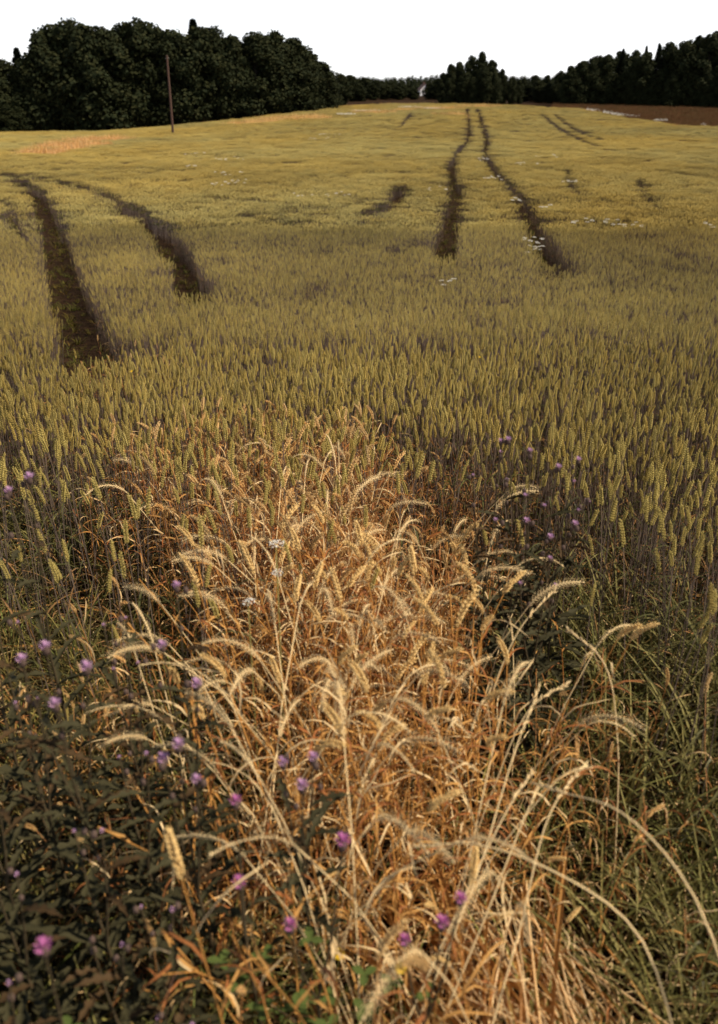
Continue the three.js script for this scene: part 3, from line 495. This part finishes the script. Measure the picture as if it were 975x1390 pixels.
// ---------------------------------------------------------------- woods
const LEAF = [[.018, .022, .008], [.024, .026, .009], [.015, .02, .008]];
function broadleaf(seed, h, w, quads) {
  const r = mulberry(seed), crown = new Shape(), lobes = [], trunk = new Shape();
  const tp = [V(0, -.3, 0), V(.1 * (r() - .5), h * .3, .1), V(.5 * (r() - .5), h * .6, .4 * (r() - .5)), V(.6 * (r() - .5), h * .9, 0)];
  trunk.tube(tp, [.26, .2, .12, .03], 7, [.05, .038, .03]);
  for (let k = 0; k < 17; k++) { const f = k / 16, y = h * (.08 + .78 * f), reach = w * (.2 + .75 * Math.pow(Math.sin(Math.PI * clamp(.2 + .7 * f)), .8)) * (.5 + .5 * r()), a = k * 2.4 + r(); const q = V(Math.cos(a) * reach * .62, y, Math.sin(a) * reach * .62), s = w * (.3 + .2 * r()) * (f > .85 ? .75 : 1); lobes.push([q, s]); trunk.tube([V(0, y * .75, 0), q.clone().multiplyScalar(.5).setY(lerp(y * .75, y, .6)), q], [.08, .05, .02], 4, [.05, .038, .03]); }
  lobes.push([V(0, h * .9, 0), w * .3]);
  for (let k = 0; k < quads; k++) {
    const [q, s] = lobes[Math.floor(r() * lobes.length)], a = r() * 6.28, u = r() * 2 - 1, n = V(Math.sqrt(1 - u * u) * Math.cos(a), u, Math.sqrt(1 - u * u) * Math.sin(a)), rr = s * (k % 5 ? .78 + .34 * r() * r() + .12 * (noise(n.x * 3 + q.x, n.y * 3 + q.z, k % 7) - .5) : .55 * r());
    const o = q.clone().addScaledVector(n, rr); if (o.y < .1) o.y = .1 + r() * .5;
    const size = k % 5 ? .1 + .13 * r() : .45, A = V(r() - .5, r() - .5, r() - .5).normalize(), B = V(0, 0, 0).crossVectors(A, n.add(V(r() - .5, r() - .5, r() - .5))).normalize();
    crown.quad(o, A.multiplyScalar(size), B.multiplyScalar(size * .7), LEAF[Math.floor(r() * 3)]);
  }
  return { trunk: trunk.geo(), crown: crown.geo(), h };
}
function conifer(seed, h, w) {
  const r = mulberry(seed), crown = new Shape(), trunk = new Shape().tube([V(0, -.3, 0), V(0, h * .5, 0), V(0, h, 0)], [.22, .13, .02], 6, [.05, .035, .025]);
  for (let k = 0; k < 2600; k++) { const f = Math.pow(r(), .8), y = h * (.04 + .95 * f), reach = w * (1 - f) * (.75 + .4 * (Math.floor(y * 1.6) % 2 ? 1 : .6)) * Math.sqrt(r()) + .05, a = r() * 6.28, o = V(Math.cos(a) * reach, y - reach * .3, Math.sin(a) * reach), A = V(Math.cos(a), -.35 + .3 * r(), Math.sin(a)).multiplyScalar(.22 + .2 * r() * (1 - f)), B = V(-Math.sin(a), r() - .5, Math.cos(a)).multiplyScalar(.12 + .05 * r()); crown.quad(o, A, B, [.013, .018, .008]); }
  return { trunk: trunk.geo(), crown: crown.geo(), h };
}
const TREES = [broadleaf(1, 14, 4.2, 7600), broadleaf(2, 14, 4.8, 8200), broadleaf(3, 14, 3.8, 7000), broadleaf(4, 14, 5.2, 8600), broadleaf(5, 14, 4.4, 7600), conifer(6, 14, 2.6), conifer(7, 14, 3)];
const tr = mulberry(4242), treeProto = {};
function tree(kind, x, d, h, wide, label, group) {
  const T = TREES[kind], key = kind + label, name = kind > 4 ? 'spruce_tree' : 'broadleaf_tree'; let o;
  if (!treeProto[key]) { o = treeProto[key] = thing(name, label, 'tree', group); mesh('trunk', T.trunk, M.bark, o); mesh('crown', T.crown, M.foliage, o); } else o = copy(treeProto[key]);
  place(o, x, d, tr() * 6.28); const s = h / T.h * (kind > 4 ? 1 : .96); o.scale.set(wide, s, wide);
}
const W1 = 'dark leafy tree at the edge of the tall wood behind the utility pole', W2 = 'dark leafy tree deeper inside the tall wood behind the utility pole', W1S = 'dark pointed spruce in the tall wood behind the utility pole';
const LEFT = [[-58, 150, 10.5], [-54.2, 150, 11.1], [-52.3, 150, 12.4, 5], [-49.9, 150, 11.6], [-47.9, 150, 14.7], [-46.5, 152, 16.3], [-43.8, 152, 16.8], [-41.1, 150, 16.2], [-39, 150, 15.4], [-38.5, 155, 15.4], [-36.3, 155, 16.5], [-34.2, 155, 16.6], [-31.4, 155, 15.5], [-29, 155, 14.6], [-26.4, 158, 15.6, 6], [-25, 157, 15], [-22.8, 158, 14.6], [-20, 158, 13.4], [-16.7, 160, 13.3], [-13.7, 162, 13.4], [-10.8, 164, 12.4], [-9, 166, 10.9], [-7.4, 168, 8.4], [-6, 176, 7.2], [-3.5, 185, 6.2]];
LEFT.forEach(([x, d, h, kind], k) => tree(kind ?? k % 5, x, d + (kind ? 2 : 0), h, (kind ? 1.25 : 1) * h / 14 * (1.0 + .35 * tr()), kind ? W1S : W1, 'tall wood behind the utility pole'));
for (let k = 0; k < 20; k++) { const f = k / 19, x = lerp(-58, -7, f) + (tr() - .5) * 2, d = 160 + 6 * tr() + 8 * f; tree(k % 5, x, d, (x < -50 ? 9.5 : x > -14 ? 8.5 : 13) * (.9 + .15 * tr()), 1.2, W2, 'tall wood behind the utility pole'); }
// bushes that close the wood's edge down to the ground
for (let k = 0; k < 30; k++) { const az = lerp(-.4, -.03, k / 29) + .006 * (tr() - .5), d = fieldEnd(az) + 5 + 3 * tr(), x = az * d; tree(k % 5, x, d, 4 + 2.5 * tr() - (k > 25 ? 2 : 0), .48 + .12 * tr(), 'low dark bush along the foot of the tall wood', 'bushes at the foot of the tall wood'); }
[[-1.3, 230, 4.5], [1.3, 230, 4.8], [4.4, 240, 4.3], [7.3, 240, 3.9], [10.1, 235, 3.8], [12.0, 240, 3.2], [17.6, 240, 3.5], [18.3, 225, 4.8], [-2, 215, 5.5], [8.9, 225, 3], [16.9, 225, 2.5], [-4, 225, 5.2], [3, 222, 3.6], [6, 228, 3.4], [0, 215, 3.6], [12.6, 226, 2.4]].forEach(([x, d, h], k) => tree(k % 5, x, d, h, .5 + .14 * tr(), 'small dark tree in the hedge before the far hill', 'hedge trees before the far hill'));
[[17.5, 205, 5.9], [19, 205, 7.6], [21.1, 208, 7.8], [23.2, 205, 9], [25.4, 205, 9.8], [27.5, 205, 8.3], [29, 200, 6.7], [31.3, 200, 5.1], [25.3, 197, 7], [21, 198, 6.3], [18.1, 198, 5], [23, 197, 5.2], [27.5, 197, 5.4], [30, 204, 5.5], [33, 202, 4.6]].forEach(([x, d, h], k) => tree([0, 2, 3, 1, 4][k % 5], x, d, h * 1.04, h / 14 * (.75 + .3 * tr()), 'dark tree of the round copse at the end of the tractor lines', 'copse at the end of the tractor lines'));
const R1 = 'dark tree of the wood beside the brown field', RS = 'dark pointed spruce in the wood beside the brown field';
[[38.6, 230, 4.9], [40.4, 225, 5.4], [41.3, 215, 5.6], [42, 205, 6.4], [41.8, 195, 7.5], [44.1, 195, 8.3], [46.3, 195, 9.1], [49.1, 195, 9.7], [51.8, 195, 10.2, 5], [53.7, 192, 9.3], [55.1, 190, 10.1], [57.4, 190, 10.8, 6], [59.9, 190, 11.1], [61.5, 188, 11.8], [63.9, 188, 12.4, 5], [65.6, 186, 13.2], [67.5, 185, 13.4, 6], [70.1, 185, 13.9], [74, 184, 14.2]].forEach(([x, d, h, kind], k) => tree(kind ?? k % 5, x, d, h, kind ? .8 : h / 14 * (.85 + .35 * tr()), kind ? RS : R1, 'wood beside the brown field'));
for (let k = 0; k < 26; k++) { const f = k / 25, x = lerp(37, 74, f), d = lerp(212, 176, Math.pow(f, .6)) + 3 * tr(); tree(k % 5, x, d, lerp(4, 8.5, f) * (.85 + .25 * tr()), .52, 'low tree along the foot of the wood beside the brown field', 'low trees along the brown field'); }
for (let k = 0; k < 12; k++) tree(k % 7, 46 + 2.6 * k + tr(), 203 + 3 * tr(), 8 + .5 * k + tr(), .75, 'dark tree deeper inside the wood beside the brown field', 'wood beside the brown field');
{ // far wooded hill
  const hill = (x, d) => ground(x, 700) - 8 + ss(520, 860, d) * (10 + 6 * noise(x * .004 + 3, 1, 61) + 4 * noise(x * .013, 2, 62) + 7 * ss(60, -260, x)), p = [], idx = [], N = 90, K = 16;
  for (let j = 0; j <= K; j++) for (let i = 0; i <= N; i++) { const d = 500 + 30 * j, x = (i / N * 2 - 1) * 700; p.push(x, hill(x, d), -d); if (i && j) { const a = j * (N + 1) + i; idx.push(a - N - 2, a - N - 1, a - 1, a - 1, a - N - 1, a); } }
  const g = new THREE.BufferGeometry(); g.setAttribute('position', new THREE.Float32BufferAttribute(p, 3)); g.setIndex(idx); g.computeVertexNormals();
  tag(mesh('hill', g, new THREE.MeshStandardMaterial({ name: 'hill floor', color: new THREE.Color().setRGB(.15, .15, .055), roughness: 1 }), scene), 'far wooded hill beyond the hedge', 'hill', null, 'structure');
  const far = stuff('forest', 'far forest covering the hill on the horizon'), r = mulberry(13), s = broadleaf(9, 14, 5.5, 420), l = [];
  for (let k = 0; k < 5200; k++) { const d = 540 + 400 * r(), x = (r() * 2 - 1) * (.5 * d); l.push([x, hill(x, d) - 1, -d, r() * 6.28, .75 + .5 * r()]); }
  scatter('far_tree', s.crown, M.foliage, l, far);
}

// ---------------------------------------------------------------- pole, house, brown field
{
  const o = thing('utility_pole', 'plain wooden utility pole standing in the crop before the tall wood', 'pole'); place(o, -23.4, 121);
  const c = [.075, .038, .027], H = 9.3;
  mesh('shaft', new Shape().tube([V(0, -.4, 0), V(0, H * .5, 0), V(0, H, 0)], [.16, .135, .11], 14, c).geo(), M.bark, o);
  mesh('cap', new THREE.ConeGeometry(.12, .1, 14), new THREE.MeshStandardMaterial({ color: new THREE.Color().setRGB(.1, .07, .05), roughness: .7, metalness: .3 }), o).position.set(0, H + .05, 0);
  for (const s of [-1, 1]) { const i = mesh('insulator', new THREE.LatheGeometry([[0, 0], [.03, 0], [.05, .03], [.03, .07], [.04, .1], [0, .12]].map(p => new THREE.Vector2(...p)), 10), new THREE.MeshStandardMaterial({ color: new THREE.Color().setRGB(.3, .28, .25), roughness: .3 }), o); i.position.set(s * .16, H - .3, 0); }
}
{
  const x = 22.4, d = 330, o = thing('farmhouse', 'small white gabled farmhouse showing between trees before the far hill', 'house'); place(o, x, d, .15); o.scale.setScalar(.8);
  const white = new THREE.MeshStandardMaterial({ name: 'white boards', color: new THREE.Color().setRGB(.78, .76, .78), roughness: .8 }), roof = new THREE.MeshStandardMaterial({ name: 'roof tile', color: new THREE.Color().setRGB(.12, .06, .05), roughness: .9 }), glass = new THREE.MeshStandardMaterial({ name: 'window glass', color: new THREE.Color().setRGB(.04, .05, .06), roughness: .1 });
  const sh = new THREE.Shape([[-2.2, -.5], [2.2, -.5], [2.2, 2.6], [0, 4.7], [-2.2, 2.6]].map(p => new THREE.Vector2(...p)));
  const g = new THREE.ExtrudeGeometry(sh, { depth: 7, bevelEnabled: false }); g.translate(0, 0, -7); mesh('wall', g, white, o);
  const L = Math.hypot(2.6, 2.48);
  for (const s of [-1, 1]) { const m = mesh('roof', new THREE.BoxGeometry(L, .12, 7.6), roof, o); m.position.set(s * 1.25, 3.62, -3.5); m.rotation.z = -s * Math.atan2(2.1, 2.2); }
  const ch = mesh('chimney', new THREE.BoxGeometry(.6, 1.4, .6), roof, o); ch.position.set(0, 5, -3.5);
  for (const wx of [-1, 1]) { const f = mesh('window', new THREE.BoxGeometry(.8, 1, .06), white, o); f.position.set(wx, 1.4, .02); mesh('pane', new THREE.BoxGeometry(.66, .86, .06), glass, f).position.z = .01; }
}
{ // the bare brown strip between the crop's right margin and the wood
  const r = mulberry(64), g = stuff('brown_stubble', 'brown stubble and dead grass beyond the white margin'), l = [[], []];
  const geos = [3, 4].map(s => { const q = mulberry(s), sh = new Shape(); for (let k = 0; k < 20; k++) { const a = q() * 6.28, b = Math.sqrt(q()) * .5, p = bend(V(Math.cos(a) * b, 0, Math.sin(a) * b), .22 + .2 * q(), 2, q() * 6.28, .1, .8 * q()); sh.ribbon(p, [.02, .02, .004], V(Math.cos(a), 0, Math.sin(a)), [.14, .075, .035]); } return sh.geo(); });
  for (let k = 0; k < 9000; k++) { const az = .2 + .28 * r(), d = fieldEnd(az) + 2.5 + r() * 62, x = az * d; l[k % 2].push([x, ground(x, d), -d, r() * 6.28, .8 + .6 * r(), 0, 0, [.8 + .4 * r(), .8 + .3 * r(), .8]]); }
  geos.forEach((q, k) => scatter('stubble', q, M.plant, l[k], g));
}

// ---------------------------------------------------------------- draw
scene.traverse(o => { if (o.isMesh) { o.castShadow = true; o.receiveShadow = true; } });
const renderer = new THREE.WebGLRenderer({ antialias: true });
renderer.setSize(718, 1024);
renderer.toneMapping = THREE.LinearToneMapping;
renderer.toneMappingExposure = EXPOSURE;
renderer.shadowMap.enabled = true;
renderer.render(scene, camera);
